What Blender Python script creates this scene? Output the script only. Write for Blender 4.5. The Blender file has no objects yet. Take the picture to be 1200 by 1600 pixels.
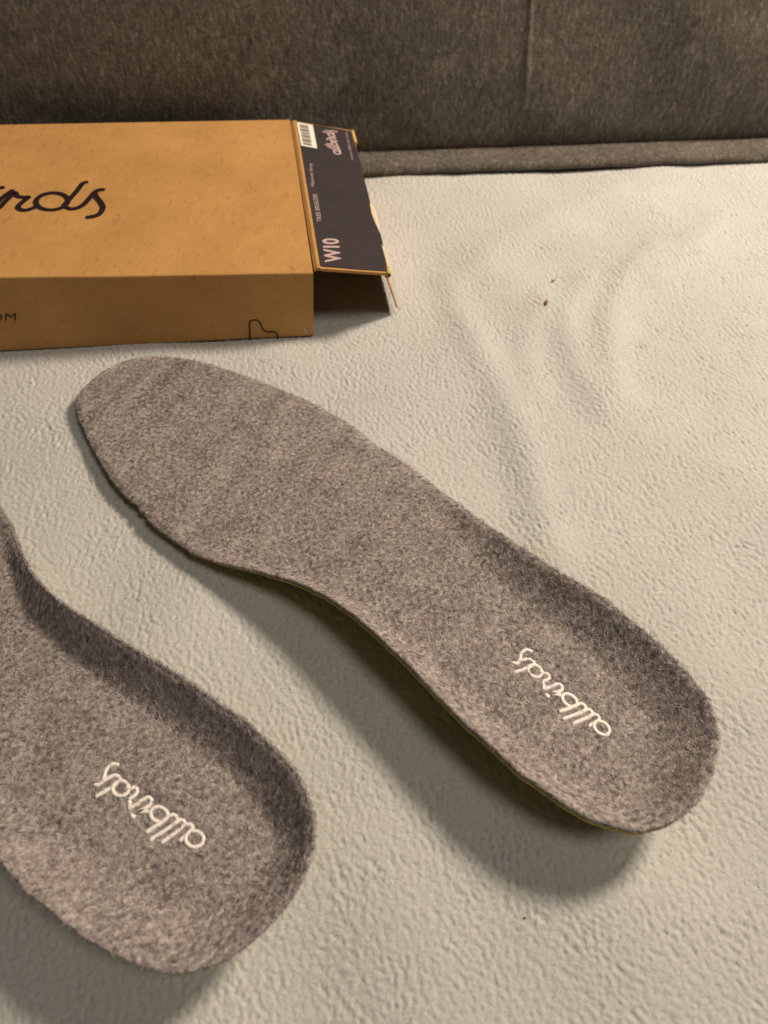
import bpy, math, random
import numpy as np
R = math.radians
sc = bpy.context.scene
C = sc.collection
rng = np.random.default_rng(7)
random.seed(7)
CM = 0.01                                   # coordinates below are written in centimetres

# ------------------------------------------------------------------ camera
cam_d = bpy.data.cameras.new('camera')
cam = bpy.data.objects.new('camera', cam_d)
C.objects.link(cam)
cam.location = (0, 0, 21.4 * CM)
cam.rotation_euler = (R(90 - 51), 0, 0)
cam_d.sensor_fit = 'VERTICAL'
cam_d.sensor_height = 5.591
cam_d.lens = 4.2
cam_d.clip_start = 0.01
cam_d.clip_end = 50
cam_d.dof.use_dof = True
cam_d.dof.focus_distance = 0.262
cam_d.dof.aperture_fstop = 2.3
sc.camera = cam

# ------------------------------------------------------------------ light of the room: dim warm air and one lamp
world = bpy.data.worlds.new('World')
sc.world = world
world.use_nodes = True
bg = world.node_tree.nodes['Background']
bg.inputs[0].default_value = (1.0, 0.86, 0.68, 1)
bg.inputs[1].default_value = 0.045

lamp_d = bpy.data.lights.new('room_lamp', 'POINT')
lamp_d.energy = 38.5
lamp_d.color = (1.0, 0.835, 0.65)
lamp_d.shadow_soft_size = 0.085
lamp = bpy.data.objects.new('room_lamp', lamp_d)
C.objects.link(lamp)
lamp.location = (0.54, 0.435, 0.66)

ceil_d = bpy.data.lights.new('ceiling_lamp', 'POINT')
ceil_d.energy = 58
ceil_d.color = (1.0, 0.895, 0.75)
ceil_d.shadow_soft_size = 0.32
ceil = bpy.data.objects.new('ceiling_lamp', ceil_d)
C.objects.link(ceil)
ceil.location = (0.86, -0.42, 2.1)

sc.view_settings.view_transform = 'Standard'
sc.view_settings.look = 'None'
sc.view_settings.exposure = 0
sc.view_settings.gamma = 1
sc.cycles.max_bounces = 6
sc.cycles.diffuse_bounces = 4

# ------------------------------------------------------------------ measured outlines (centimetres)
OUT=[[0.373,-1.21],[0.043,-0.749],[-0.203,0.12],[-0.216,0.91],[-0.061,1.596],[0.504,2.382],[1.291,3.037],[2.248,3.515],[3.337,3.901],[4.66,4.298],[5.95,4.582],[7.079,4.842],[8.291,4.951],[9.369,5.016],[10.273,4.949],[10.839,4.871],[11.789,4.888],[12.96,4.79],[14.326,4.456],[15.288,4.3],[16.068,4.089],[17.205,3.938],[18.55,3.755],[19.525,3.688],[20.444,3.668],[21.135,3.703],[21.605,3.649],[22.294,3.568],[23.025,3.49],[23.849,3.276],[24.489,3.063],[25.083,2.76],[25.496,2.349],[25.78,1.894],[25.93,1.455],[26.051,0.939],[26.098,0.432],[26.027,-0.278],[25.863,-0.782],[25.592,-1.229],[25.228,-1.598],[24.623,-1.922],[24.168,-2.066],[23.663,-2.147],[23.176,-2.184],[22.437,-2.243],[21.584,-2.18],[20.765,-2.148],[20.255,-2.102],[19.893,-2.061],[18.872,-1.917],[17.828,-1.797],[16.759,-1.7],[15.797,-1.632],[14.912,-1.635],[14.527,-1.666],[13.731,-1.783],[12.799,-2.031],[11.933,-2.319],[11.202,-2.584],[10.32,-2.828],[9.776,-2.947],[9.097,-2.968],[8.098,-3.023],[7.396,-3.008],[7.209,-2.908],[7.062,-2.866],[6.917,-2.977],[6.702,-2.859],[6.526,-2.879],[6.357,-2.893],[5.55,-2.857],[4.512,-2.672],[3.211,-2.327],[1.897,-1.915],[0.975,-1.554]]
LEN=26.0257362940926
RPOSE=[-11.6712,23.8519,-0.7342]
LPOSE=[-23.2388,20.8132,-0.6602,1.0275]
LOGO_L=[[[20.197,-0.457],[20.098,-0.509],[20.044,-0.618],[20.065,-0.756],[20.157,-0.888],[20.218,-0.989],[20.221,-1.09],[20.147,-1.16]],[[20.406,-1.318],[20.47,-1.115],[20.53,-0.907],[20.567,-0.758],[20.532,-0.669],[20.442,-0.654],[20.335,-0.705],[20.28,-0.812],[20.226,-0.967]],[[20.853,-0.658],[20.903,-0.694],[20.936,-0.742],[20.95,-0.797],[20.942,-0.854],[20.915,-0.908],[20.87,-0.952],[20.811,-0.984],[20.746,-1.0],[20.679,-0.998],[20.617,-0.979],[20.567,-0.943],[20.533,-0.896],[20.519,-0.841],[20.526,-0.783],[20.554,-0.729],[20.599,-0.683],[20.658,-0.651],[20.724,-0.636],[20.792,-0.638],[20.853,-0.658]],[[20.852,-0.696],[20.946,-0.655],[21.003,-0.583],[21.106,-0.59],[21.155,-0.681],[21.127,-0.81],[21.116,-0.888],[21.209,-0.92],[21.292,-1.01]],[[21.296,-1.014],[21.36,-0.849],[21.408,-0.649],[21.461,-0.542],[21.572,-0.53],[21.637,-0.607],[21.616,-0.75],[21.552,-0.915],[21.659,-0.828],[21.78,-0.753]],[[22.219,-0.583],[22.232,-0.634],[22.224,-0.687],[22.194,-0.737],[22.145,-0.78],[22.083,-0.81],[22.014,-0.826],[21.943,-0.826],[21.879,-0.809],[21.826,-0.777],[21.791,-0.734],[21.777,-0.683],[21.785,-0.629],[21.815,-0.578],[21.864,-0.535],[21.927,-0.504],[21.997,-0.488],[22.068,-0.489],[22.133,-0.507],[22.185,-0.539],[22.219,-0.583]],[[22.083,-1.118],[22.152,-0.901],[22.207,-0.709],[22.235,-0.552],[22.279,-0.457],[22.379,-0.425],[22.462,-0.473],[22.473,-0.585],[22.415,-0.816],[22.298,-1.201]],[[22.473,-0.585],[22.523,-0.426],[22.606,-0.388],[22.68,-0.424],[22.694,-0.544],[22.649,-0.746],[22.57,-1.055]],[[22.694,-0.544],[22.72,-0.412],[22.786,-0.35],[22.882,-0.35],[22.919,-0.425],[22.91,-0.561],[22.882,-0.758]],[[23.337,-0.415],[23.361,-0.467],[23.363,-0.524],[23.344,-0.581],[23.305,-0.632],[23.249,-0.673],[23.183,-0.698],[23.113,-0.707],[23.044,-0.698],[22.985,-0.671],[22.941,-0.63],[22.916,-0.578],[22.913,-0.52],[22.932,-0.463],[22.972,-0.411],[23.028,-0.37],[23.095,-0.344],[23.166,-0.336],[23.235,-0.346],[23.293,-0.373],[23.337,-0.415]],[[21.524,-1.089]]]
LOGO_R=[[[20.43,1.297],[20.325,1.267],[20.252,1.175],[20.247,1.038],[20.312,0.894],[20.352,0.785],[20.336,0.687],[20.252,0.636]],[[20.472,0.432],[20.571,0.613],[20.667,0.8],[20.73,0.934],[20.713,1.026],[20.63,1.059],[20.516,1.032],[20.444,0.941],[20.363,0.804]],[[21.024,0.971],[21.066,0.927],[21.089,0.874],[21.092,0.819],[21.074,0.766],[21.037,0.721],[20.986,0.687],[20.924,0.668],[20.858,0.667],[20.794,0.682],[20.738,0.713],[20.696,0.757],[20.672,0.809],[20.669,0.865],[20.686,0.918],[20.723,0.965],[20.775,0.999],[20.838,1.017],[20.904,1.019],[20.969,1.003],[21.024,0.971]],[[21.016,0.935],[21.114,0.955],[21.183,1.012],[21.28,0.985],[21.311,0.887],[21.26,0.771],[21.235,0.698],[21.319,0.649],[21.382,0.546]],[[21.386,0.541],[21.477,0.685],[21.56,0.866],[21.631,0.958],[21.741,0.947],[21.789,0.86],[21.742,0.728],[21.65,0.584],[21.769,0.645],[21.9,0.692]],[[22.354,0.765],[22.357,0.713],[22.339,0.664],[22.301,0.623],[22.246,0.592],[22.181,0.575],[22.111,0.574],[22.043,0.589],[21.984,0.618],[21.939,0.659],[21.914,0.708],[21.909,0.76],[21.927,0.809],[21.966,0.852],[22.02,0.883],[22.087,0.9],[22.157,0.9],[22.225,0.885],[22.285,0.855],[22.329,0.813],[22.354,0.765]],[[22.124,0.281],[22.231,0.474],[22.319,0.647],[22.375,0.791],[22.435,0.873],[22.537,0.883],[22.608,0.82],[22.598,0.711],[22.5,0.502],[22.316,0.159]],[[22.598,0.711],[22.675,0.852],[22.762,0.872],[22.827,0.822],[22.819,0.705],[22.738,0.522],[22.605,0.242]],[[22.819,0.705],[22.868,0.826],[22.942,0.872],[23.035,0.852],[23.057,0.773],[23.024,0.645],[22.96,0.462]],[[23.461,0.697],[23.475,0.643],[23.467,0.588],[23.438,0.537],[23.39,0.496],[23.329,0.469],[23.261,0.458],[23.191,0.464],[23.128,0.487],[23.076,0.524],[23.041,0.573],[23.026,0.628],[23.034,0.683],[23.063,0.734],[23.111,0.776],[23.172,0.803],[23.241,0.814],[23.312,0.808],[23.376,0.784],[23.427,0.746],[23.461,0.697]],[[21.591,0.423]]]
BOXTOP=[[-2.902,27.393,3.15],[-15.202,26.412,3.6],[-4.906,41.143,3.1],[-19.266,39.386,3.631]]
BOXBOT=[[-3.098,27.368,0.0],[-16.57,26.32,0.0]]
LOGO_B=[[[-12.756,33.375],[-12.946,33.305],[-13.083,33.076],[-13.178,32.581],[-13.288,32.066],[-13.468,31.754],[-13.733,31.61],[-14.023,31.745],[-14.115,31.92],[-14.048,32.291],[-13.887,33.146],[-13.793,33.827],[-13.65,33.974]],[[-13.051,33.04],[-12.898,32.693],[-12.605,32.248],[-12.419,31.849],[-12.408,31.4],[-12.552,31.125],[-12.873,30.972]],[[-14.067,32.322],[-14.036,32.158],[-14.041,31.996],[-14.079,31.845],[-14.15,31.711],[-14.25,31.601],[-14.372,31.52],[-14.513,31.472],[-14.664,31.46],[-14.818,31.483],[-14.968,31.541],[-15.107,31.63],[-15.227,31.748],[-15.324,31.888],[-15.391,32.043],[-15.426,32.206],[-15.425,32.369],[-15.39,32.523],[-15.322,32.661],[-15.223,32.775],[-15.098,32.86],[-14.955,32.911],[-14.8,32.924],[-14.642,32.9],[-14.488,32.839],[-14.347,32.745],[-14.226,32.624],[-14.131,32.48],[-14.067,32.322]],[[-16.833,31.474],[-16.745,31.931],[-16.637,32.491],[-16.556,32.843],[-16.346,32.538],[-16.066,32.463],[-15.845,32.478],[-15.974,32.073],[-16.06,31.658],[-15.896,31.418],[-15.653,31.371],[-15.46,31.499],[-15.266,31.71]],[[-16.71,33.009],[-16.919,32.458],[-17.073,31.787],[-17.25,31.428],[-17.629,31.399],[-17.855,31.668],[-17.79,32.151],[-17.579,32.702],[-17.941,32.419],[-18.351,32.179]],[[-19.843,31.65],[-19.892,31.824],[-19.864,32.003],[-19.764,32.17],[-19.601,32.308],[-19.391,32.405],[-19.154,32.452],[-18.913,32.442],[-18.69,32.378],[-18.509,32.265],[-18.387,32.113],[-18.336,31.939],[-18.361,31.758],[-18.462,31.589],[-18.626,31.449],[-18.839,31.351],[-19.079,31.306],[-19.322,31.317],[-19.544,31.383],[-19.724,31.498],[-19.843,31.65]],[[-19.405,33.449],[-19.631,32.721],[-19.809,32.076],[-19.897,31.547],[-20.042,31.23],[-20.381,31.133],[-20.67,31.306],[-20.712,31.685],[-20.527,32.461],[-20.145,33.752]],[[-20.712,31.685],[-20.874,31.154],[-21.157,31.033],[-21.412,31.164],[-21.466,31.57],[-21.321,32.248],[-21.068,33.288]],[[-21.466,31.57],[-21.548,31.126],[-21.769,30.923],[-22.099,30.933],[-22.228,31.193],[-22.206,31.651],[-22.121,32.317]],[[-23.658,31.204],[-23.743,31.383],[-23.754,31.577],[-23.691,31.768],[-23.559,31.937],[-23.371,32.067],[-23.146,32.147],[-22.905,32.169],[-22.672,32.129],[-22.469,32.033],[-22.315,31.888],[-22.227,31.709],[-22.214,31.514],[-22.276,31.321],[-22.409,31.15],[-22.599,31.017],[-22.827,30.937],[-23.07,30.917],[-23.305,30.959],[-23.507,31.058],[-23.658,31.204]],[[-17.281,33.202]]]
BN=[0.03585,0.00886,0.99932]
NF=[0.0776,-0.99698,0.00283]
CLOUD=[[-5.883,27.151,-0.03],[-5.816,27.158,0.468],[-5.792,27.161,0.818],[-5.656,27.172,0.99],[-5.431,27.19,0.977],[-5.306,27.199,0.789],[-5.261,27.201,0.505],[-5.107,27.213,0.354],[-4.82,27.235,0.337],[-4.664,27.247,0.184],[-4.667,27.246,-0.061]]
COM=[[-17.043,26.288,1.606],[-15.334,26.42,1.549],[-16.896,26.3,1.959]]
SCUFF=[[-3.476,27.34,0.413],[-3.425,27.344,0.296],[-3.389,27.346,0.168]]
FLAP=[[-4.855,41.115,3.08],[-2.857,27.588,3.2],[0.173,27.901,2.75],[-1.679,40.964,2.623]]
N2=[0.14379,0.03002,0.98915]
LABEL=[[-4.566,40.981,3.042],[-3.177,40.956,2.841],[-1.708,40.8,2.632],[-1.173,37.413,2.657],[-0.638,33.595,2.695],[-0.617,33.067,2.708],[-0.524,32.511,2.711],[-0.433,32.022,2.713],[-0.257,31.508,2.703],[-0.112,30.62,2.709],[-0.042,30.003,2.717],[-0.014,29.442,2.73],[0.055,29.003,2.734],[0.147,28.015,2.75],[-1.062,27.883,2.93],[-2.633,27.76,3.162]]
W10=[[-1.802,28.297,3.025],[-2.005,30.093,3.0],[-2.439,28.07,3.125]]
TREE=[[-2.743,31.276,3.072],[-3.098,33.689,3.05],[-2.942,31.225,3.102]]
NAT=[[-3.255,34.378,3.052],[-3.51,36.624,3.021],[-3.412,34.333,3.076]]
URL=[[-1.524,37.545,2.704],[-1.934,40.57,2.672],[-1.633,37.511,2.721]]
BAR=[[-4.544,40.911,3.041],[-3.717,40.848,2.923],[-3.34,38.265,2.946],[-4.134,38.329,3.06]]
LOGO_F=[[[-2.453,40.419,2.752],[-2.502,40.497,2.757],[-2.594,40.541,2.769],[-2.708,40.524,2.786],[-2.811,40.452,2.803],[-2.891,40.405,2.816],[-2.975,40.403,2.828],[-3.037,40.462,2.835]],[[-3.153,40.259,2.858],[-2.982,40.208,2.835],[-2.806,40.161,2.811],[-2.682,40.131,2.794],[-2.61,40.158,2.783],[-2.603,40.228,2.779],[-2.651,40.313,2.784],[-2.742,40.356,2.796],[-2.873,40.399,2.814]],[[-2.583,39.906,2.786],[-2.61,39.867,2.791],[-2.648,39.841,2.798],[-2.693,39.831,2.805],[-2.74,39.837,2.811],[-2.786,39.859,2.817],[-2.825,39.894,2.822],[-2.855,39.94,2.825],[-2.871,39.992,2.826],[-2.873,40.044,2.824],[-2.861,40.092,2.821],[-2.835,40.131,2.816],[-2.797,40.158,2.81],[-2.752,40.169,2.803],[-2.704,40.163,2.796],[-2.658,40.141,2.79],[-2.618,40.105,2.785],[-2.588,40.059,2.782],[-2.572,40.007,2.782],[-2.57,39.954,2.783],[-2.583,39.906,2.786]],[[-2.615,39.907,2.791],[-2.576,39.834,2.788],[-2.513,39.788,2.78],[-2.513,39.708,2.782],[-2.586,39.669,2.794],[-2.693,39.692,2.809],[-2.759,39.701,2.818],[-2.78,39.628,2.823],[-2.85,39.564,2.836]],[[-2.853,39.56,2.836],[-2.713,39.51,2.817],[-2.546,39.471,2.794],[-2.454,39.429,2.782],[-2.438,39.342,2.782],[-2.498,39.291,2.793],[-2.618,39.308,2.81],[-2.757,39.359,2.828],[-2.679,39.275,2.819],[-2.611,39.18,2.812]],[[-2.446,38.835,2.799],[-2.488,38.825,2.805],[-2.532,38.832,2.812],[-2.575,38.856,2.817],[-2.613,38.894,2.821],[-2.641,38.942,2.824],[-2.658,38.997,2.825],[-2.662,39.052,2.824],[-2.651,39.103,2.821],[-2.628,39.144,2.816],[-2.594,39.171,2.81],[-2.553,39.182,2.804],[-2.508,39.175,2.798],[-2.464,39.152,2.792],[-2.426,39.113,2.788],[-2.397,39.064,2.785],[-2.38,39.009,2.784],[-2.377,38.953,2.785],[-2.388,38.902,2.788],[-2.412,38.862,2.793],[-2.446,38.835,2.799]],[[-2.896,38.944,2.861],[-2.713,38.889,2.836],[-2.551,38.845,2.814],[-2.42,38.822,2.795],[-2.339,38.788,2.785],[-2.307,38.709,2.783],[-2.342,38.644,2.79],[-2.434,38.636,2.803],[-2.628,38.682,2.83],[-2.952,38.776,2.874]],[[-2.434,38.636,2.803],[-2.3,38.596,2.785],[-2.264,38.531,2.782],[-2.29,38.473,2.787],[-2.388,38.462,2.802],[-2.557,38.499,2.825],[-2.817,38.562,2.861]],[[-2.388,38.462,2.802],[-2.278,38.442,2.786],[-2.223,38.39,2.78],[-2.217,38.314,2.781],[-2.278,38.286,2.791],[-2.39,38.293,2.807],[-2.554,38.316,2.83]],[[-2.246,37.958,2.797],[-2.288,37.939,2.803],[-2.335,37.938,2.81],[-2.383,37.953,2.817],[-2.427,37.984,2.822],[-2.464,38.028,2.826],[-2.489,38.08,2.828],[-2.5,38.135,2.828],[-2.496,38.188,2.826],[-2.477,38.235,2.822],[-2.445,38.269,2.816],[-2.404,38.289,2.809],[-2.356,38.291,2.802],[-2.308,38.276,2.796],[-2.263,38.244,2.79],[-2.226,38.2,2.786],[-2.201,38.147,2.784],[-2.19,38.092,2.784],[-2.195,38.038,2.787],[-2.214,37.992,2.791],[-2.246,37.958,2.797]],[[-2.902,39.382,2.849]]]
TORN=[[[-0.667,33.527,2.701],[-0.503,33.393,2.682],[-0.38,32.722,2.684],[-0.289,32.116,2.689],[-0.244,31.679,2.696],[-0.17,30.929,2.708],[-0.285,31.391,2.711],[-0.432,31.966,2.715],[-0.553,32.503,2.716]],[[-0.111,30.039,2.726],[0.014,29.809,2.715],[0.055,29.407,2.721],[0.123,29.17,2.719],[0.163,28.828,2.723],[0.215,28.249,2.733],[0.108,28.617,2.738],[0.0,29.292,2.733]]]
TUCK=[[0.214,27.884,2.7],[0.63,28.734,0.35]]
SOFA=[[-1.413,41.064,0.0],[21.72,42.716,0.0]]
CRUMB=[[7.36,29.355,0.0],[7.984,31.339,0.0],[16.101,27.908,0.0],[3.532,4.234,0.0],[9.093,10.765,0.0],[10.014,8.731,0.0],[-7.573,3.091,0.0]]
FOLDS=[[[3.024,31.339],[3.589,28.413],[4.318,25.769],[5.201,22.03],[5.6,18.14],[5.674,15.903]],[[9.527,31.339],[8.253,28.88],[8.198,25.769],[8.73,22.616]],[[13.294,34.028],[11.032,30.83],[9.776,26.621],[9.516,23.368]],[[17.262,36.979],[15.035,34.028],[13.122,31.858]],[[12.374,39.222],[8.259,36.671],[5.724,34.311],[4.272,31.858]],[[17.231,29.355],[14.339,23.368],[13.891,18.541]],[[7.365,29.838],[6.217,27.058],[6.174,23.752]]]
SEAM=[[7.292,43.691,7.747],[7.351,43.695,6.028],[7.46,43.703,3.863],[7.638,43.715,1.852]]

# ------------------------------------------------------------------ helpers
def obj(name, verts, faces, mat, parent=None, smooth=False, attr=None):
    """one mesh object; verts in cm (in the parent's own axes)"""
    v = np.asarray(verts, dtype=np.float32) * CM
    me = bpy.data.meshes.new(name)
    if isinstance(faces, np.ndarray):
        nf, k = faces.shape
        me.vertices.add(len(v)); me.vertices.foreach_set('co', v.ravel())
        me.loops.add(nf * k); me.loops.foreach_set('vertex_index', faces.ravel().astype(np.int32))
        me.polygons.add(nf); me.polygons.foreach_set('loop_start', np.arange(0, nf * k, k, dtype=np.int32))
        me.update(calc_edges=True); me.validate()
    else:
        me.from_pydata([tuple(map(float, q)) for q in v], [], faces)
        me.update()
    if smooth:
        me.polygons.foreach_set('use_smooth', [True] * len(me.polygons))
    if attr is not None:
        a = me.attributes.new('fibre', 'FLOAT_COLOR', 'POINT')
        a.data.foreach_set('color', np.asarray(attr, dtype=np.float32).ravel())
    if mat: me.materials.append(mat)
    o = bpy.data.objects.new(name, me)
    C.objects.link(o)
    if parent: o.parent = parent
    return o

def thing(name, label, cat, loc=(0, 0, 0), rz=0, group=None):
    o = bpy.data.objects.new(name, None)
    o.empty_display_size = 0.02
    C.objects.link(o)
    o.location = tuple(q * CM for q in loc); o.rotation_euler = (0, 0, rz)
    o['label'] = label; o['category'] = cat
    if group: o['group'] = group
    return o

def grid_faces(nr, nc, wrap=False, flip=False):
    i = np.arange(nr - 1)[:, None]; j = np.arange(nc if wrap else nc - 1)[None, :]
    a = i * nc + j; b = i * nc + (j + 1) % nc
    c = (i + 1) * nc + (j + 1) % nc; d = (i + 1) * nc + j
    f = np.stack([a + 0 * b, b + 0 * a, c, d], -1).reshape(-1, 4)
    return f[:, ::-1].copy() if flip else f

def noise_tile(n, cell, wave, width, seed, aniso=0.0, adir=0.0):
    """periodic band-limited noise, unit variance; wave = wavelength in cm, cell = sample spacing in cm"""
    g = np.random.default_rng(seed)
    F = np.fft.rfft2(g.standard_normal((n, n)))
    ky = np.fft.fftfreq(n, cell)[:, None]; kx = np.fft.rfftfreq(n, cell)[None, :]
    k = np.hypot(kx, ky); k0 = 1.0 / wave
    W = np.exp(-((k - k0) / (width * k0)) ** 2)
    if aniso:
        W = W * (1 + aniso * np.cos(2 * (np.arctan2(ky, kx) - adir)))
    t = np.fft.irfft2(F * W, s=(n, n))
    return t / t.std()

def sample(t, cell, x, y):
    n = t.shape[0]
    fx = (x / cell) % n; fy = (y / cell) % n
    ix = fx.astype(int) % n; iy = fy.astype(int) % n
    ax = fx - np.floor(fx); ay = fy - np.floor(fy)
    jx = (ix + 1) % n; jy = (iy + 1) % n
    return (t[iy, ix] * (1 - ax) + t[iy, jx] * ax) * (1 - ay) + (t[jy, ix] * (1 - ax) + t[jy, jx] * ax) * ay

def smooth_line(pts, n=8, closed=False):
    p = np.asarray(pts, float); m = len(p); o = []
    rngi = range(m if closed else m - 1)
    for i in rngi:
        if closed:
            a, b, c, d = p[i - 1], p[i], p[(i + 1) % m], p[(i + 2) % m]
        else:
            a, b, c, d = p[max(i - 1, 0)], p[i], p[i + 1], p[min(i + 2, m - 1)]
        for k in range(n):
            t = k / n
            o.append(.5 * (2 * b + (c - a) * t + (2 * a - 5 * b + 4 * c - d) * t * t + (3 * b - a - 3 * c + d) * t ** 3))
    if not closed: o.append(p[-1])
    return np.array(o)

def resample(p, n, closed=True):
    q = np.vstack([p, p[:1]]) if closed else p
    s = np.r_[0, np.cumsum(np.linalg.norm(np.diff(q, axis=0), axis=1))]
    t = np.linspace(0, s[-1], n + 1)[:-1] if closed else np.linspace(0, s[-1], n)
    return np.stack([np.interp(t, s, q[:, k]) for k in range(q.shape[1])], 1)

def seg_dist(P, line, closed=False):
    """distance of points P (n,2) to a polyline"""
    L = np.asarray(line, float)
    if closed: L = np.vstack([L, L[:1]])
    best = np.full(len(P), 1e9)
    for a, b in zip(L[:-1], L[1:]):
        d = b - a; l2 = d @ d
        if l2 < 1e-12: continue
        t = np.clip(((P - a) @ d) / l2, 0, 1)
        best = np.minimum(best, np.hypot(P[:, 0] - a[0] - t * d[0], P[:, 1] - a[1] - t * d[1]))
    return best

def sst(x, a, b):
    t = np.clip((x - a) / (b - a), 0, 1)
    return t * t * (3 - 2 * t)

def slab(P, Q, thick, nrm, nu=2, nv=2, bump=None):
    """board: corner quad P[0],P[1],P[2],P[3] (front face), thickness behind it along -nrm"""
    P = np.asarray(P, float); nrm = np.asarray(nrm, float)
    u = np.linspace(0, 1, nu)[None, :, None]; v = np.linspace(0, 1, nv)[:, None, None]
    T = (P[0] * (1 - u) + P[1] * u) * (1 - v) + (P[3] * (1 - u) + P[2] * u) * v
    if bump is not None:
        T = T + nrm * bump(np.broadcast_to(u, T.shape[:2] + (1,)), np.broadcast_to(v, T.shape[:2] + (1,)))
    return solid(T, T - nrm * thick)

def solid(T, B):
    nv, nu = T.shape[:2]
    V = np.vstack([T.reshape(-1, 3), B.reshape(-1, 3)]); n = nu * nv
    F = [tuple(f) for f in grid_faces(nv, nu)] + [tuple(f[::-1] + n) for f in grid_faces(nv, nu)]
    rim = [j for j in range(nu)] + [i * nu + nu - 1 for i in range(1, nv)] + \
          [(nv - 1) * nu + j for j in range(nu - 2, -1, -1)] + [i * nu for i in range(nv - 2, 0, -1)]
    for a, b in zip(rim, rim[1:] + rim[:1]):
        F.append((b, a, a + n, b + n))
    return V, F

# ------------------------------------------------------------------ materials
def nodes(name, rough=.9, spec=.2):
    m = bpy.data.materials.new(name); m.use_nodes = True
    nt = m.node_tree; b = nt.nodes['Principled BSDF']
    b.inputs['Roughness'].default_value = rough
    b.inputs['Specular IOR Level'].default_value = spec
    return m, nt, b

def N(nt, kind, **kw):
    n = nt.nodes.new(kind)
    for k, v in kw.items():
        if k in n.inputs: n.inputs[k].default_value = v
        else: setattr(n, k, v)
    return n

def coords(nt, scale=(1, 1, 1), rot=(0, 0, 0)):
    tc = N(nt, 'ShaderNodeTexCoord'); mp = N(nt, 'ShaderNodeMapping')
    mp.inputs['Scale'].default_value = scale; mp.inputs['Rotation'].default_value = rot
    nt.links.new(tc.outputs['Object'], mp.inputs['Vector'])
    return mp.outputs['Vector']

def noise(nt, vec, scale, detail=3, rough=.55, dist=0):
    n = N(nt, 'ShaderNodeTexNoise', Scale=scale, Detail=detail, Roughness=rough, Distortion=dist)
    nt.links.new(vec, n.inputs['Vector'])
    return n.outputs['Fac']

def ramp(nt, fac, stops):
    r = N(nt, 'ShaderNodeValToRGB'); cr = r.color_ramp
    while len(cr.elements) < len(stops): cr.elements.new(.5)
    for e, (p, c) in zip(cr.elements, stops): e.position = p; e.color = (*c, 1)
    nt.links.new(fac, r.inputs['Fac'])
    return r.outputs['Color']

def mix(nt, a, b, fac, mode='MIX'):
    m = N(nt, 'ShaderNodeMix', data_type='RGBA', blend_type=mode)
    for s, v in ((m.inputs[6], a), (m.inputs[7], b)):
        if isinstance(v, tuple): s.default_value = (*v, 1)
        else: nt.links.new(v, s)
    if isinstance(fac, (int, float)): m.inputs[0].default_value = fac
    else: nt.links.new(fac, m.inputs[0])
    return m.outputs[2]

def bump(nt, b, h, strength, dist):
    n = N(nt, 'ShaderNodeBump', Strength=strength, Distance=dist)
    nt.links.new(h, n.inputs['Height']); nt.links.new(n.outputs['Normal'], b.inputs['Normal'])

def mat_blanket():
    m, nt, b = nodes('fleece', 1.0, .05)
    v = coords(nt)
    big = ramp(nt, noise(nt, v, 14, 3), [(.35, (.566, .570, .556)), (.65, (.610, .610, .592))])
    fine = noise(nt, v, 900, 3, .65)
    col = mix(nt, big, ramp(nt, fine, [(.3, (.80, .80, .80)), (.7, (1.12, 1.12, 1.12))]), .55, 'MULTIPLY')
    nt.links.new(col, b.inputs['Base Color'])
    b.inputs['Sheen Weight'].default_value = .15
    b.inputs['Sheen Roughness'].default_value = .6
    bump(nt, b, noise(nt, v, 1000, 5, .75), .8, .0009)
    return m

def mat_felt():
    m, nt, b = nodes('wool_felt', 1.0, .03)
    v = coords(nt)
    blot = noise(nt, v, 230, 3, .6, .8)
    mid = noise(nt, coords(nt, (1, 1.4, 1), (0, 0, .6)), 380, 3, .62, 1.2)
    fine = noise(nt, v, 1500, 3, .7, .8)
    c = ramp(nt, mid, [(.32, (.125, .108, .116)), (.46, (.265, .236, .232)), (.58, (.390, .345, .330)), (.72, (.56, .495, .465))])
    c = mix(nt, c, ramp(nt, blot, [(.32, (.84, .83, .86)), (.68, (1.12, 1.11, 1.09))]), .75, 'MULTIPLY')
    c = mix(nt, c, ramp(nt, fine, [(.32, (.55, .55, .56)), (.68, (1.4, 1.38, 1.36))]), .6, 'MULTIPLY')
    nt.links.new(c, b.inputs['Base Color'])
    b.inputs['Sheen Weight'].default_value = .1
    h = mix(nt, mid, fine, .5)
    bump(nt, b, h, .7, .0007)
    return m

def mat_fibre():
    m, nt, b = nodes('wool_fibre', 1.0, .05)
    a = N(nt, 'ShaderNodeAttribute', attribute_name='fibre')
    nt.links.new(a.outputs['Color'], b.inputs['Base Color'])
    return m

def mat_kraft(name, tint=(1, 1, 1)):
    m, nt, b = nodes(name, .72, .25)
    v = coords(nt)
    c = ramp(nt, noise(nt, v, 38, 4, .6), [(.3, (.440, .234, .078)), (.7, (.530, .288, .100))])
    fl = noise(nt, coords(nt, (1, .35, 1), (0, 0, .5)), 420, 3, .6, 1.5)
    c = mix(nt, c, ramp(nt, fl, [(.30, (.72, .68, .60)), (.44, (1, 1, 1)), (.60, (1, 1, 1)), (.74, (1.22, 1.22, 1.25))]), .65, 'MULTIPLY')
    c = mix(nt, c, tuple(tint), 1.0, 'MULTIPLY')
    nt.links.new(c, b.inputs['Base Color'])
    bump(nt, b, noise(nt, v, 300, 4, .6), .18, .0008)
    return m

def mat_plain(name, col, rough=.7, spec=.2, var=.12, scale=300, bmp=.15):
    m, nt, b = nodes(name, rough, spec)
    v = coords(nt)
    f = noise(nt, v, scale, 3)
    lo = tuple(q * (1 - var) for q in col); hi = tuple(q * (1 + var) for q in col)
    nt.links.new(ramp(nt, f, [(.3, lo), (.7, hi)]), b.inputs['Base Color'])
    if bmp: bump(nt, b, f, bmp, .0004)
    return m

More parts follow.
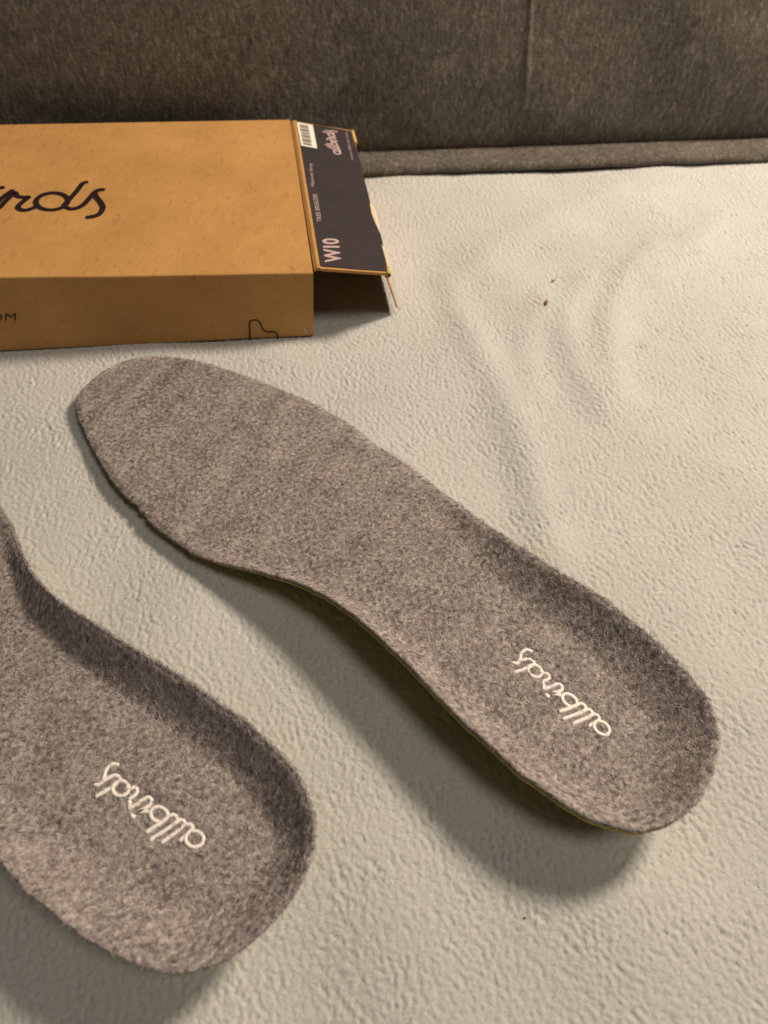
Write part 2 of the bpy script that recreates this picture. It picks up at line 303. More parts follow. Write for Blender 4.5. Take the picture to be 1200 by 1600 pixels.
def mat_sofa():
    m, nt, b = nodes('upholstery_weave', 1.0, .05)
    up = noise(nt, coords(nt, (1, 1, .38), (0, 0, 0)), 560, 4, .65, .5)
    across = noise(nt, coords(nt, (.55, .55, 1)), 800, 3, .6)
    blot = noise(nt, coords(nt), 45, 3, .6)
    c = ramp(nt, up, [(.30, (.066, .057, .048)), (.55, (.124, .111, .096)), (.78, (.25, .23, .202))])
    c = mix(nt, c, ramp(nt, across, [(.3, (.7, .7, .7)), (.7, (1.25, 1.25, 1.25))]), .6, 'MULTIPLY')
    c = mix(nt, c, ramp(nt, blot, [(.35, (.84, .82, .80)), (.65, (1.14, 1.13, 1.12))]), .8, 'MULTIPLY')
    nt.links.new(c, b.inputs['Base Color'])
    b.inputs['Sheen Weight'].default_value = .12
    h = mix(nt, up, across, .5)
    bump(nt, b, h, .6, .001)
    return m

M_BLANKET = mat_blanket(); M_FELT = mat_felt(); M_FIBRE = mat_fibre(); M_SOFA = mat_sofa()
M_KRAFT = mat_kraft('kraft_board'); M_EDGE = mat_kraft('cut_board_edge', (1.15, 1.25, 1.4))
M_FOAM = mat_plain('olive_foam', (.40, .345, .07), .85, .2, .15, 900, .3)
M_LABEL = mat_plain('dark_label_print', (.042, .033, .037), .7, .2, .10, 160, .05)
M_INK = mat_plain('dark_ink', (.018, .008, .010), .6, .3, .1, 400, 0)
M_WHITE = mat_plain('white_print', (.90, .84, .80), .8, .2, .06, 900, .2)
M_PINK = mat_plain('pale_pink_print', (.50, .36, .36), .7, .2, .06, 500, 0)
M_PAPER = mat_plain('white_sticker', (.80, .76, .70), .6, .2, .04, 500, 0)
M_TORN = mat_plain('torn_paper_fibre', (.74, .58, .40), .9, .1, .1, 900, .3)
M_CRUMB = mat_plain('crumb_brown', (.24, .135, .05), .8, .2, .3, 1500, .5)
M_BAR = mat_plain('barcode_ink', (.16, .13, .11), .7, .2, .1, 400, 0)
M_LINT = mat_plain('lint_white', (.80, .78, .72), .9, .2, .05, 900, 0)
M_SPECK = mat_plain('lint_dark', (.03, .025, .03), .9, .1, .1, 900, 0)

# ------------------------------------------------------------------ blanket
def blanket_height(x, y, nubs=True):
    h = np.zeros_like(x)
    P = np.stack([x.ravel(), y.ravel()], 1)
    near = (P[:, 0] > 0) & (P[:, 1] > 10)
    d = np.zeros(len(P))
    for line, amp, sig in FOLD_SPEC:
        L = smooth_line(line, 4)
        q = P[near]
        box = (q[:, 0] > L[:, 0].min() - 3) & (q[:, 0] < L[:, 0].max() + 3) & (q[:, 1] > L[:, 1].min() - 3) & (q[:, 1] < L[:, 1].max() + 3)
        idx = np.nonzero(near)[0][box]
        e = seg_dist(P[idx], L)
        d[idx] += amp * np.exp(-(e / sig) ** 2)
    h += d.reshape(x.shape)
    h += .05 * sample(T_LOW, .16, x, y)
    if nubs:
        a = sample(T_NUB, .04, x, y)
        a = np.where(a > 0, .45 * a, a)
        b = sample(T_NUB2, .04, x, y)
        h += (.0185 * np.clip(a, -2.6, 2.2) + .0085 * b) * np.clip(1 + .22 * sample(T_MOD, .16, x, y), .5, 1.6)
    return h - .05

T_NUB = noise_tile(2048, .04, .26, .75, 3, .50, .5)
T_MOD = noise_tile(512, .16, 2.4, .6, 8)
T_NUB2 = noise_tile(2048, .04, .15, .45, 4)
T_LOW = noise_tile(512, .16, 7.0, .6, 5)
FOLD_SPEC = list(zip(FOLDS, (.24, .20, .22, .17, .15, .12, .14), (.85, .75, .8, .9, 1.1, 1.6, .7)))

def blanket():
    xs = np.r_[-60, -52, -45, -40, -36, -33, -31, np.arange(-29.5, -22, .12), np.arange(-22, 22, .05), np.arange(22, 29.5, .12), 31, 33, 36, 40, 45, 52, 60]
    ys = [-30, -24, -18, -13, -9, -6, -4, -2.5, -1.5]
    y = -.8
    while y < 44.5:
        ys.append(y); y += .042 + .0009 * max(y, 0)
    ys += [46, 50, 56, 62]
    X, Y = np.meshgrid(xs, np.array(ys))
    Z = blanket_height(X, Y)
    o = obj('blanket', np.stack([X, Y, Z], -1).reshape(-1, 3), grid_faces(len(ys), len(xs)), M_BLANKET, None, True)
    o['label'] = 'pale grey-green fleece blanket spread under the box and insoles'
    o['category'] = 'blanket'
    # short pile standing on the fleece where the camera can see it
    g = np.random.default_rng(91)
    m = 340000
    y = g.uniform(0, 1, m) ** .8 * 44; x = g.uniform(-1, 1, m) * (10 + .42 * y)
    a = g.normal(-.9, .9, m); L = g.uniform(.06, .18, m)
    D = np.stack([np.cos(a), np.sin(a)], 1) * L[:, None]
    z = blanket_height(x, y) - .004
    zt = blanket_height(x + D[:, 0], y + D[:, 1]) + g.uniform(.004, .038, m)
    S = np.stack([-np.sin(a), np.cos(a)], 1) * g.uniform(.004, .009, m)[:, None]
    V = np.stack([np.c_[x - S[:, 0], y - S[:, 1], z], np.c_[x + S[:, 0], y + S[:, 1], z], np.c_[x + D[:, 0], y + D[:, 1], zt]], 1).reshape(-1, 3)
    t = g.uniform(.90, 1.12, m)[:, None] * np.array([.598, .596, .580])
    p = obj('fleece_pile', V, np.arange(m * 3).reshape(-1, 3), M_FIBRE, o, False, np.c_[np.repeat(t, 3, 0), np.ones(m * 3)])
    p['kind'] = 'stuff'
    return o
blanket()

# ------------------------------------------------------------------ sofa behind
def sofa():
    A = np.array(SOFA[0]); B = np.array(SOFA[1])
    ang = math.atan2(B[1] - A[1], B[0] - A[0])
    t = thing('sofa', 'dark brown-grey woven sofa back rising behind the blanket', 'sofa', A, ang)
    xs = np.r_[np.linspace(-60, -26, 18), np.arange(-25, 8, .25), np.arange(8, 10.4, .05), np.arange(10.5, 28, .25), np.linspace(29, 60, 16)]
    def sheet(name, prof, fn):
        prof = smooth_line(prof, 5)
        V = np.zeros((len(prof), len(xs), 3))
        V[..., 0] = xs[None, :]; V[..., 1] = prof[:, 0:1]; V[..., 2] = prof[:, 1:2]
        fn(V)
        obj(name, V.reshape(-1, 3), grid_faces(len(prof), len(xs)), M_SOFA, t, True)
    lum = noise_tile(256, .25, 3.0, .6, 11)
    lum2 = noise_tile(256, .25, 12.0, .6, 12)
    def wel(V):
        n = sample(lum, .25, V[..., 0], V[..., 2] + 3)
        V[..., 1] += .03 * n; V[..., 2] += .014 * n * np.clip(V[..., 2], 0, 1)
    sheet('bottom_welt', [(1.6, -.25), (.5, -.12), (.12, .05), (-.02, .22), (.03, .39), (.18, .52), (.48, .61), (.9, .665), (1.3, .70), (1.8, .72)], wel)
    ca, sa = math.cos(-ang), math.sin(-ang)
    seam = np.array([[(q[0] - A[0]) * ca - (q[1] - A[1]) * sa, q[2]] for q in SEAM])
    def pan(V):
        V[..., 1] += .10 * sample(lum2, .25, V[..., 0], V[..., 2]) * sst(V[..., 2], .5, 3)
        sx = np.interp(V[..., 2], seam[::-1, 1], seam[::-1, 0])
        V[..., 1] -= .075 * np.exp(-((V[..., 0] - sx) / .13) ** 2) * sst(V[..., 2], 2.2, 4.2)
        sx2 = seam[0, 0] + 8.5 + (V[..., 2] - 5) * .05
        V[..., 1] -= .02 * np.exp(-((V[..., 0] - sx2) / .3) ** 2) * sst(V[..., 2], 1.5, 4)
    # dense columns near the seam keep it crisp
    nonlocal_xs = xs
    prof = [(1.75, .3), (1.60, .62), (1.46, .95), (1.38, 1.6), (1.40, 3), (1.56, 5), (2.05, 8), (3.0, 12), (4.8, 18), (6.6, 25), (8.2, 30), (11, 33), (16, 34), (22, 34)]
    sheet('backrest', prof, pan)
sofa()

# ------------------------------------------------------------------ insoles
CURVE = smooth_line(OUT, 6, True)
CURVE = resample(CURVE, 760)
def rim_h(x, y):
    u = x / LEN
    lat = .54 + 1.54 * sst(u, .42, .80)
    med = .54 + 1.60 * sst(u, .30, .68)
    w = sst(y, -1., 1.)
    return lat * w + med * (1 - w)
def wall(x, y, d):
    u = x / LEN
    w = .50 + (.62 + .22 * sst(y, -.5, 1.)) * sst(u, .35, .85)
    return np.clip(1 - d / w, 0, 1)
def floor_h(x):
    u = x / LEN
    return .52 + .60 * sst(u, .28, .74)
def top_h(x, y, d):
    f = floor_h(x); r = rim_h(x, y)
    q = wall(x, y, d)
    return f + (r - f) * q ** 1.4

def insole(pose, mirror, logo, label, seed):
    px, py, th = pose[:3]; scl = pose[3] if len(pose) > 3 else 1.0
    t = thing('insole', label, 'insole', (px, py, 0), th, 'pair of grey felt insoles')
    g = np.random.default_rng(seed)
    my = -1 if mirror else 1
    def out(V):
        V = np.array(V, float); V[..., 1] *= my; V[..., :2] *= scl; return V
    n = len(CURVE)
    # spine inside the outline
    sx = np.clip(CURVE[:, 0], 3.4, LEN - 2.9)
    mids = []
    for x in np.linspace(3.4, LEN - 2.9, 40):
        c = [a[1] + (b[1] - a[1]) * (x - a[0]) / (b[0] - a[0]) for a, b in zip(CURVE, np.roll(CURVE, -1, 0)) if (a[0] - x) * (b[0] - x) <= 0 and a[0] != b[0]]
        mids.append((x, (min(c) + max(c)) / 2))
    mids = np.array(mids)
    k = np.ones(7) / 7; my_ = np.convolve(np.pad(mids[:, 1], 3, 'edge'), k, 'valid')
    SP = np.stack([sx, np.interp(sx, mids[:, 0], my_)], 1)
    wav = sum(.005 * np.sin(np.arange(n) * 2 * np.pi * f / n + p) for f, p in ((37, 1), (61, 2.2), (97, .4)))
    tang = np.roll(CURVE, -1, 0) - np.roll(CURVE, 1, 0)
    nrm = np.stack([tang[:, 1], -tang[:, 0]], 1); nrm /= np.linalg.norm(nrm, axis=1)[:, None]
    cen = CURVE.mean(0)
    area = np.sum(CURVE[:, 0] * np.roll(CURVE[:, 1], -1) - np.roll(CURVE[:, 0], -1) * CURVE[:, 1])
    if area < 0: nrm = -nrm                                  # outward
    EDGE = CURVE + nrm * wav[:, None]
    rad = 1 - np.r_[np.linspace(0, .25, 14), np.linspace(.29, 1, 22)] ** 1.0
    if mirror: logo = [[(q[0], -q[1]) for q in s] for s in logo]
    lg = [smooth_line(s, 5) for s in logo[:-1]]
    def surf(r, inset=0.):
        E = EDGE - nrm * inset
        return SP + (E - SP) * r
    rows = []
    tl = noise_tile(256, .2, 2.2, .5, seed + 40)
    heather = noise_tile(1024, .03, .235, .75, seed + 50); heather2 = noise_tile(512, .12, 1.6, .7, seed + 60)
    def topz(P):
        d = seg_dist(P, EDGE, True)
        z = top_h(P[:, 0], P[:, 1], d)
        z -= .07 * sst(d, .18, 0)                              # rounded lip
        near = (P[:, 0] > 18) & (P[:, 0] < 24)
        if near.any():
            dl = np.full(len(P), 9.)
            q = P[near]; e = np.full(len(q), 9.)
            for s in lg: e = np.minimum(e, seg_dist(q, s))
            dl[near] = e
            z -= .035 * np.exp(-(dl / .16) ** 2)
        return z
    for r in rad[::-1]:
        P = surf(r); z = topz(P) + .010 * sample(tl, .2, P[:, 0], P[:, 1])
        rows.append(np.c_[P, z])
    zr = rows[-1][:, 2]
    # felt edge: out, down, and a turn below
    fe = .15
    rows.append(np.c_[EDGE + nrm * .03, zr - .05]); rows.append(np.c_[EDGE + nrm * .025, zr - .11])
    rows.append(np.c_[EDGE - nrm * .03, zr - fe])
    Pi = EDGE - nrm * .12; rows.append(np.c_[Pi, np.minimum(zr - fe, top_h(Pi[:, 0], Pi[:, 1], np.full(n, .12)) - .10)])
    V = np.array(rows)
    F = grid_faces(len(rows), n, True, flip=(area > 0) == mirror)
    obj('felt_cover', out(V.reshape(-1, 3)), F, M_FELT, t, True)
    # foam layer
    flare = (.085 * np.clip(-nrm[:, 1] * 1.3, 0, 1) * sst(EDGE[:, 0] / LEN, .40, .58) * (0 if mirror else 1))[:, None]
    fr = [np.c_[EDGE - nrm * .10, np.minimum(zr - fe - .002, top_h(Pi[:, 0], Pi[:, 1], np.full(n, .12)) - .10)], np.c_[EDGE - nrm * .01 + nrm * flare * .5, zr - fe - .012]]
    bz = lambda P, d: .03 + np.maximum(0, rim_h(P[:, 0], P[:, 1]) - .40) * wall(P[:, 0], P[:, 1], d) ** 2.0
    zb = bz(EDGE, np.zeros(n))
    fr.append(np.c_[EDGE - nrm * .02 + nrm * flare, (zr - fe) * .5 + zb * .5]); fr.append(np.c_[EDGE - nrm * .05 + nrm * flare * .8, zb + .03])
    fr.append(np.c_[EDGE - nrm * .13, zb])
    for r in (.96, .92, .88, .82, .75, .66, .5, .3, .1, 0):
        P = surf(r, .13); d = seg_dist(P, EDGE - nrm * .13, True)
        fr.append(np.c_[P, bz(P, d)])
    Vf = np.array(fr)
    obj('foam_base', out(Vf.reshape(-1, 3)), grid_faces(len(fr), n, True, flip=(area > 0) == mirror), M_FOAM, t, True)
    # printed word on the heel
    VV, FF = [], []
    def ribbon(pts, w, lift, closed=False):
        p = np.asarray(pts, float)
        d = np.gradient(p, axis=0)
        if closed: d[0] = d[-1] = p[1] - p[-2]
        d /= np.maximum(np.linalg.norm(d, axis=1), 1e-9)[:, None]; s = np.stack([-d[:, 1], d[:, 0]], 1)
        w_ = np.full(len(p), w)
        if not closed:
            ext = d[0] * w * .7; p = np.vstack([p[0] - ext, p[0] - ext * .6, p, p[-1] + d[-1] * w * .42, p[-1] + d[-1] * w * .7])
            s = np.vstack([s[0], s[0], s, s[-1], s[-1]]); w_ = np.r_[w * .45, w * .85, w_, w * .85, w * .45]
        cols = [p + s * w_[:, None] * k for k in (1.0, .8, -.8, -1.0)]
        dd = seg_dist(p, EDGE, True); z0 = top_h(p[:, 0], p[:, 1], dd) - .035
        zz = [z0 - .03, z0 + lift, z0 + lift, z0 - .03]
        base = sum(len(q) for q in VV)
        A = np.stack([np.c_[c, z] for c, z in zip(cols, zz)], 1)
        VV.append(A.reshape(-1, 3)); FF.append(grid_faces(len(p), 4) + base)
    for i, s in enumerate(lg): ribbon(s, .053, .036 + .0010 * i, np.linalg.norm(s[0] - s[-1]) < .02)
    cx, cy = logo[-1][0]
    a = np.linspace(0, 2 * np.pi, 13)[:-1]
    ribbon([(cx - .03, cy), (cx, cy), (cx + .03, cy)], .065, .050)
    obj('printed_word', out(np.vstack(VV)), np.vstack(FF), M_WHITE, t, True)
    # loose wool fibres lying on the felt and standing off its edge
    nf = 90000
    mn, mx = CURVE.min(0), CURVE.max(0)
    P = g.uniform(mn, mx, (nf * 2, 2))
    ins = np.zeros(len(P), bool)
    for (x1, y1), (x2, y2) in zip(CURVE, np.roll(CURVE, -1, 0)):
        c = (y1 > P[:, 1]) != (y2 > P[:, 1])
        ins ^= c & (P[:, 0] < (x2 - x1) * (P[:, 1] - y1) / (y2 - y1 + 1e-12) + x1)
    P = P[ins]
    def hz(Q):
        d = seg_dist(Q, EDGE[::2], True)
        return top_h(Q[:, 0], Q[:, 1], d) - .07 * sst(d, .18, 0) + .010 * sample(tl, .2, Q[:, 0], Q[:, 1])
    a = g.uniform(0, 2 * np.pi, len(P)); Ln = g.uniform(.06, .17, len(P))
    D = np.stack([np.cos(a), np.sin(a)], 1)
    z0 = hz(P) + .012; z1 = hz(P + D * Ln[:, None]) + g.uniform(.006, .030, len(P))
    dl = np.full(len(P), 9.); nr = (P[:, 0] > 18) & (P[:, 0] < 24)
    e = np.full(nr.sum(), 9.)
    for s in lg: e = np.minimum(e, seg_dist(P[nr] + .5 * D[nr] * Ln[nr][:, None], s))
    dl[nr] = e
    keep = dl > g.uniform(.035, .13, len(P))
    S_ = np.stack([-D[:, 1], D[:, 0]], 1) * g.uniform(.006, .013, len(P))[:, None]
    A_ = np.c_[P - S_, z0]; B_ = np.c_[P + S_, z0]; C_ = np.c_[P + D * Ln[:, None], z1]
    tone = np.clip(0.47 + .23 * sample(heather, .03, P[:, 0], P[:, 1]) + .05 * sample(heather2, .12, P[:, 0], P[:, 1]) + .06 * sample(heather2, .12, P[:, 0] * 1.15 + .35 * P[:, 1] + 20, P[:, 1] * .22) * sst(P[:, 0], 15, 8) + g.normal(0, .19, len(P)), 0, 1)[:, None]
    colr = (1 - tone) * np.array([.078, .066, .070]) + tone * np.array([.62, .545, .51])
    A_, B_, C_, colr = A_[keep], B_[keep], C_[keep], colr[keep]
    ne = 9000
    i = g.integers(0, n, ne)
    E0 = EDGE[i] + nrm[i] * g.uniform(-.04, .03, ne)[:, None] + (np.roll(EDGE, -1, 0)[i] - EDGE[i]) * g.uniform(0, 1, ne)[:, None]
    zz = zr[i] - g.uniform(-.01, .14, ne)
    jit = g.normal(0, .6, ne)
    tn = np.stack([-nrm[i][:, 1], nrm[i][:, 0]], 1)
    Dd = nrm[i] + tn * jit[:, None]; Dd /= np.linalg.norm(Dd, axis=1)[:, None]
    le = g.uniform(.03, .10, ne) * (1 + (g.uniform(0, 1, ne) > .96))
    tip = np.c_[E0 + Dd * le[:, None], zz + le * g.normal(.1, .45, ne)]
    sd = np.stack([-Dd[:, 1], Dd[:, 0]], 1) * g.uniform(.005, .010, ne)[:, None]
    te = g.beta(1.2, 2.0, ne)[:, None]
    ce = (1 - te) * np.array([.05, .04, .045]) + te * np.array([.40, .345, .325])
    A_ = np.vstack([A_, np.c_[E0 - sd, zz]]); B_ = np.vstack([B_, np.c_[E0 + sd, zz]]); C_ = np.vstack([C_, tip]); colr = np.vstack([colr, ce])
    m = len(A_)
    V = np.stack([A_, B_, C_], 1).reshape(-1, 3)
    F = np.arange(m * 3).reshape(-1, 3)
    if mirror: F = F[:, ::-1].copy()
    col4 = np.c_[np.repeat(colr, 3, 0), np.ones(m * 3)]
    o = obj('wool_fibres', out(V), F, M_FIBRE, t, False, col4)
    o['kind'] = 'stuff'
    return t

insole(RPOSE, False, LOGO_R, 'grey felt insole shown whole, its toe close to the cardboard box', 21)
insole(LPOSE, True, LOGO_L, 'grey felt insole cut off by the left edge, only heel and arch in view', 22)

# ------------------------------------------------------------------ cardboard box
def unit(v):
    v = np.asarray(v, float); return v / np.linalg.norm(v)

def stroke_set(name, strokes, w, plane, lift, mat, parent, flat=.75):
    """pen strokes as thin raised ribbons; plane(p) gives the 3-D point, plane.n its normal"""
    VV, FF = [], []
    n = plane.n
    for i, s in enumerate(strokes):
        p = smooth_line([plane(q) for q in s], 6) if len(s) > 2 else np.array([plane(q) for q in s])
        closed = np.linalg.norm(p[0] - p[-1]) < .02
        d = np.gradient(p, axis=0)
        if closed: d[0] = d[-1] = p[1] - p[-2]
        d /= np.maximum(np.linalg.norm(d, axis=1), 1e-9)[:, None]
        sd = np.cross(n, d)
        ww = np.full(len(p), w)
        if not closed:
            p = np.vstack([p[0] - d[0] * w * .7, p[0] - d[0] * w * .4, p, p[-1] + d[-1] * w * .4, p[-1] + d[-1] * w * .7])
            sd = np.vstack([sd[0], sd[0], sd, sd[-1], sd[-1]]); ww = np.r_[w * .45, w * .85, ww, w * .85, w * .45]
        base = sum(len(q) for q in VV)
        A = np.stack([p + sd * ww[:, None] * k + n * (lift + .0012 * i) for k in (1, -1)], 1)
        VV.append(A.reshape(-1, 3)); FF.append(grid_faces(len(p), 2) + base)
    return obj(name, np.vstack(VV), np.vstack(FF), mat, parent)

def lettering(name, text, frame, mat, parent, n, lift, shear=0., spacing=1.0, bold=.0):
    """a word laid on a board: frame = baseline start, baseline end, top of the first capital"""
    cu = bpy.data.curves.new(name, 'FONT'); cu.body = text; cu.size = 1.0; cu.shear = shear; cu.space_character = spacing; cu.offset = bold
    tmp = bpy.data.objects.new(name, cu); C.objects.link(tmp)
    dg = bpy.context.evaluated_depsgraph_get()
    me = bpy.data.meshes.new_from_object(tmp.evaluated_get(dg))
    co = np.zeros(len(me.vertices) * 3); me.vertices.foreach_get('co', co); co = co.reshape(-1, 3)
    C.objects.unlink(tmp); bpy.data.objects.remove(tmp)
    a, b, c = [np.array(q, float) for q in frame]
    x0, x1 = co[:, 0].min(), co[:, 0].max(); h = .70
    P = a + np.outer((co[:, 0] - x0) / (x1 - x0), b - a) + np.outer(co[:, 1] / h, c - a) + n * lift
    me.vertices.foreach_set('co', (P * CM).astype(np.float32).ravel()); me.update()
    me.materials.clear(); me.materials.append(mat)
    o = bpy.data.objects.new(name, me); C.objects.link(o); o.parent = parent
    return o

def box():
    t = thing('cardboard_box', 'brown cardboard shoe box with its dark printed end flap open', 'box')
    FR, FL, BR, BL = [np.array(q) for q in BOXTOP]
    bR, bL = [np.array(q) for q in BOXBOT]
    bn = np.array(BN); nf = np.array(NF)
    def front_top(s):        # s cm along the front edge from the right corner
        q = FR + (FL - FR) * s / np.linalg.norm((FL - FR)[:2])
        q[2] = min(q[2], 3.65); return q
    def back_top(s):
        q = BR + (BL - BR) * s / np.linalg.norm((BL - BR)[:2])
        q[2] = min(q[2], 3.68); return q
    def front_bot(s):
        q = bR + (bL - bR) * s / np.linalg.norm((bL - bR)[:2]); q[2] = .02; return q
    ss_ = np.r_[0, .15, np.linspace(.6, 30, 60)]
    vv = np.r_[0, .02, np.linspace(.06, 1, 18)]
    lum = noise_tile(128, .4, 5., .6, 31)
    sag = noise_tile(128, .4, 9., .6, 32)
    T = np.zeros((len(vv), len(ss_), 3))
    for j, s in enumerate(ss_):
        a, b = front_top(s), back_top(s)
        for i, v in enumerate(vv): T[i, j] = a + (b - a) * v
    bulge = .008 * sample(lum, .4, T[..., 0], T[..., 1]) * np.sin(np.pi * np.clip(vv, 0, 1))[:, None]
    T[..., 2] += bulge
    T[0, :, 2] += .012 * sample(lum, .4, T[0, :, 0], T[0, :, 1] * 0 + 3)
    # the front edge rolls over into the front panel
    fdir = unit(np.cross(bn, FR - FL)); fdir = fdir if fdir[1] < 0 else -fdir
    roll = [T[0] + fdir * .045 - np.array([0, 0, .03]), T[0] + fdir * .060 - np.array([0, 0, .085])]
    TT = np.concatenate([np.array(roll)[::-1], T], 0)
    V, F = solid(TT[:, ::-1], TT[:, ::-1] - np.array([0, 0, .13]))
    o = obj('top_panel', V, F, M_KRAFT, t, False)
    # front, back, bottom and far end
    Fp = np.zeros((10, len(ss_), 3))
    for j, s in enumerate(ss_):
        a = front_top(s) + fdir * .058 - np.array([0, 0, .088]); b = front_bot(s) + fdir * .058
        for i in range(10): Fp[i, j] = b + (a - b) * i / 9
    Fp += nf * (.03 * sample(sag, .4, Fp[..., 0], Fp[..., 2] + 5) * np.sin(np.linspace(0, np.pi, 10))[:, None])[..., None]
    V, F = solid(Fp[:, ::-1], Fp[:, ::-1] - nf * .13); obj('front_panel', V, F, M_KRAFT, t)
    back = []
    for s in ss_[::3]:
        a = back_top(s) - np.array([0, .02, .14]); b = back_top(s) * np.array([1, 1, 0]) + np.array([.1, -.75, .03])
        back.append([b, a])
    Bp = np.array(back).transpose(1, 0, 2)
    V, F = solid(Bp, Bp - np.array([0, .13, 0])); obj('back_panel', V, F, M_KRAFT, t)
    q = [front_bot(0) + [0, .14, .01], back_top(0) * [1, 1, 0] + [.1, -.9, .04], back_top(30) * [1, 1, 0] + [.1, -.9, .04], front_bot(30) + [0, .14, .01]]
    V, F = slab(q[::-1], None, -.1, (0, 0, 1)); obj('bottom_panel', V, F, M_KRAFT, t)
    q = [front_bot(30) + [.2, .15, .16], back_top(30) * [1, 1, 0] + [.2, -.95, .16], back_top(30) + [.2, -.2, -.16], front_top(30) + [.2, .2, -.16]]
    V, F = slab(q, None, .13, (-1, 0, 0)); obj('closed_end_panel', V, F, M_KRAFT, t)

    # printing on the top and the front
    class PL:
        def __init__(s, p0, n): s.p0 = np.array(p0); s.n = np.array(n)
        def __call__(s, q):
            if len(q) == 3: return np.array(q, float)
            z = s.p0[2] - ((q[0] - s.p0[0]) * s.n[0] + (q[1] - s.p0[1]) * s.n[1]) / s.n[2]
            return np.array([q[0], q[1], z])
    pt = PL(FR, bn)
    cx, cy = LOGO_B[-1][0]
    LB = LOGO_B[:-1] + [[(cx - .09, cy - .02), (cx, cy), (cx + .09, cy + .02)]]
    LB = [[(q[0], q[1]) for q in s] for s in LB]
    stroke_set('printed_word', LB, .128, pt, .024, M_INK, t)
    pf = PL(bR, nf)
    cl = [np.array(q) + nf * .065 for q in CLOUD]
    stroke_set('printed_outline', [cl], .030, pf, .035, M_INK, t)
    a, b, c = [np.array(q) for q in COM]
    lettering('printed_web_address', '.COM', (a + nf * .065, b + nf * .065, c + nf * .065), M_INK, t, nf, .03, 0, 1.1, -.004)
    sc_ = [np.array(q) + nf * .065 for q in SCUFF]
    stroke_set('scuff', [sc_], .022, pf, .036, M_TORN, t)

    # ---------------- end flap
    Hb, Hf, Of, Ob = [np.array(q) for q in FLAP]; n2 = np.array(N2)
    us = np.r_[0, .012, .025, .04, .055, .07, .085, .10, np.linspace(.15, 1, 14)]
    vs = np.linspace(0, 1, 24)
    T = np.zeros((len(vs), len(us), 3))
    for i, v in enumerate(vs):
        a = Hf + (Hb - Hf) * v; b = Of + (Ob - Of) * v
        for j, u in enumerate(us): T[i, j] = a + (b - a) * u
    prof = np.interp(us, [0, .018, .035, .06, .085, .10, 1], [-.07, -.03, .02, .035, .02, 0, 0])
    T += n2 * prof[None, :, None]
    V, F = solid(T, T - n2 * .12)
    fl = obj('end_flap', V, F, M_KRAFT, t)
    lab = np.array(LABEL)
    m = len(lab)
    V = np.vstack([lab + n2 * .030, lab - n2 * .02])
    F = [tuple(range(m))[::-1], tuple(range(m, 2 * m))] + [(i, (i + 1) % m, (i + 1) % m + m, i + m) for i in range(m)]
    obj('printed_label', V, F, M_LABEL, fl)
    lf = .036
    lettering('printed_size', 'W10', W10, M_PINK, fl, n2, lf, .12, .95, .03)
    lettering('printed_style_name', 'TREE BREEZER', TREE, M_PINK, fl, n2, lf)
    lettering('printed_colour_name', 'Natural Grey', NAT, M_PINK, fl, n2, lf)
    lettering('printed_web_address', 'www.allbirds.com', URL, M_PINK, fl, n2, lf)
    pfl = PL(Hb, n2)
    cx = np.array(LOGO_F[-1][0])
    LF = [[tuple(q) for q in s] for s in LOGO_F[:-1]] + [[tuple(cx), tuple(cx + [.0, .06, 0]), tuple(cx + [0, .12, 0])]]
    stroke_set('printed_word', LF, .050, pfl, lf, M_PINK, fl)
    b0, b1, b2, b3 = [np.array(q) for q in BAR]
    V, F = slab([b3, b2, b1, b0], None, .02, n2); V = V + n2 * .042
    obj('barcode_sticker', V, F, M_PAPER, fl)
    VV, FF = [], []
    y = .08; k = 0
    wd = [.03, .02, .05, .02, .03, .06, .02, .03, .02, .05, .03, .02, .04, .06, .02, .03, .05, .02, .03, .04]
    while y < .93 and k < len(wd):
        y2 = y + wd[k]
        for yy in (y, y2): 
            L = b0 + (b3 - b0) * yy; Rr = b1 + (b2 - b1) * yy
            VV += [L + (Rr - L) * .14 + n2 * .047, L + (Rr - L) * .70 + n2 * .047]
        q = 4 * k; FF.append((q, q + 1, q + 3, q + 2)); k += 1
        y = y2 + (.012 if k % 3 else .03)
    obj('barcode_bars', VV, FF, M_BAR, fl)
    for q in TORN:
        q = np.array(q); mm = len(q)
        cen = q.mean(0)
        V = np.vstack([cen + n2 * .05, q + n2 * .03, q - n2 * .06])
        F = [(0, 1 + i, 1 + (i + 1) % mm) for i in range(mm)] + [(1 + i, 1 + mm + i, 1 + mm + (i + 1) % mm, 1 + (i + 1) % mm) for i in range(mm)]
        obj('torn_edge', V, F, M_TORN, fl)
    # the outer edge is folded double: short curls show at both ends
    ed = unit(Ob - Of); ox = unit(np.cross(ed, n2)); ox = ox if ox[0] > 0 else -ox
    def curl(a, b):
        th = np.linspace(-.1 * np.pi, 1.15 * np.pi, 12); r = .13
        rows = []
        for s in np.linspace(0, 1, 5):
            c = a + (b - a) * s - ox * .02
            rows.append([c + ox * (math.sin(k) * r * 1.3) + n2 * (math.cos(k) * r - .10) for k in th])
        T = np.array(rows); cc = (T.mean(1)[:, None] - T); cc /= np.linalg.norm(cc, axis=-1)[..., None]
        V, F = solid(T, T + cc * .045); obj('edge_fold', V, F, M_EDGE, fl, True)
    LL = np.linalg.norm(Ob - Of)
    curl(Of + ed * .0, Of + ed * 1.15); curl(Ob - ed * 1.3, Ob + ed * .05)
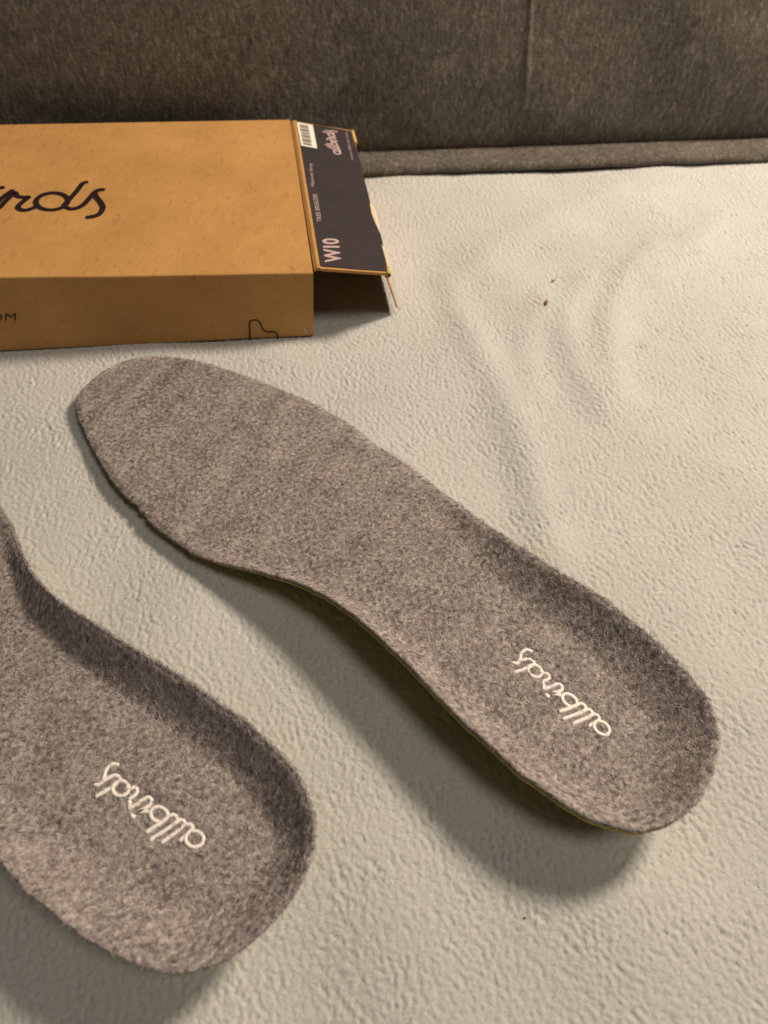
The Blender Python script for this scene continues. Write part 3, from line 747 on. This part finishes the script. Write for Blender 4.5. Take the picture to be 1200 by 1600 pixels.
    # tuck flap hanging from the outer edge
    k0, k1 = np.array(TUCK[0]), np.array(TUCK[1])
    top0 = Of - n2 * .13 + ed * .12 - ox * .05; top1 = Ob - n2 * .13 - ed * .3 - ox * .05
    b0_ = k1 + ed * .1; b1_ = top1 + (k1 - top0) + np.array([-.1, -.9, .1])
    nt_ = unit(np.cross(ed, top0 - b0_)); nt_ = nt_ if nt_[0] > 0 else -nt_
    V, F = slab([b0_, b1_, top1, top0], None, .06, nt_, 10, 5); obj('tuck_flap', V, F, M_KRAFT, fl)
box()

# ------------------------------------------------------------------ crumbs and lint on the blanket
def bit(name, label, cat, p, size, mat, seed, group=None):
    g = random.Random(seed)
    V, F = [], []
    nr, nc = 5, 8
    z0 = float(blanket_height(np.array([[p[0]]]), np.array([[p[1]]]))[0, 0])
    for i in range(nr):
        for j in range(nc):
            a = math.pi * (i + .02) / (nr - 1 + .04); b = 2 * math.pi * j / nc
            r = 1 + g.uniform(-.22, .22)
            V.append((size[0] * r * math.sin(a) * math.cos(b), size[1] * r * math.sin(a) * math.sin(b), size[2] * r * math.cos(a)))
    o = obj(name, V, grid_faces(nr, nc, True), mat, None, True)
    o.location = (p[0] * CM, p[1] * CM, (z0 + size[2] * .7) * CM); o.rotation_euler = (0, 0, g.uniform(0, 3))
    o['label'] = label; o['category'] = cat
    if group: o['group'] = group
bit('crumb', 'larger dark brown crumb lying on the blanket right of the box flap', 'crumb', CRUMB[0], (.095, .19, .07), M_CRUMB, 1, 'crumbs on the blanket')
bit('crumb', 'small pale brown crumb just behind the larger crumb', 'crumb', CRUMB[1], (.08, .13, .045), M_CRUMB, 2, 'crumbs on the blanket')
bit('lint', 'tiny white lint speck near the right edge of the blanket', 'lint', CRUMB[2], (.045, .045, .04), M_LINT, 3, 'specks of lint')
bit('lint', 'black speck on the blanket below the whole insole heel', 'lint', CRUMB[3], (.026, .026, .03), M_SPECK, 4, 'specks of lint')
bit('lint', 'white lint speck in the shadow at the lower left', 'lint', CRUMB[6], (.028, .028, .03), M_LINT, 5, 'specks of lint')
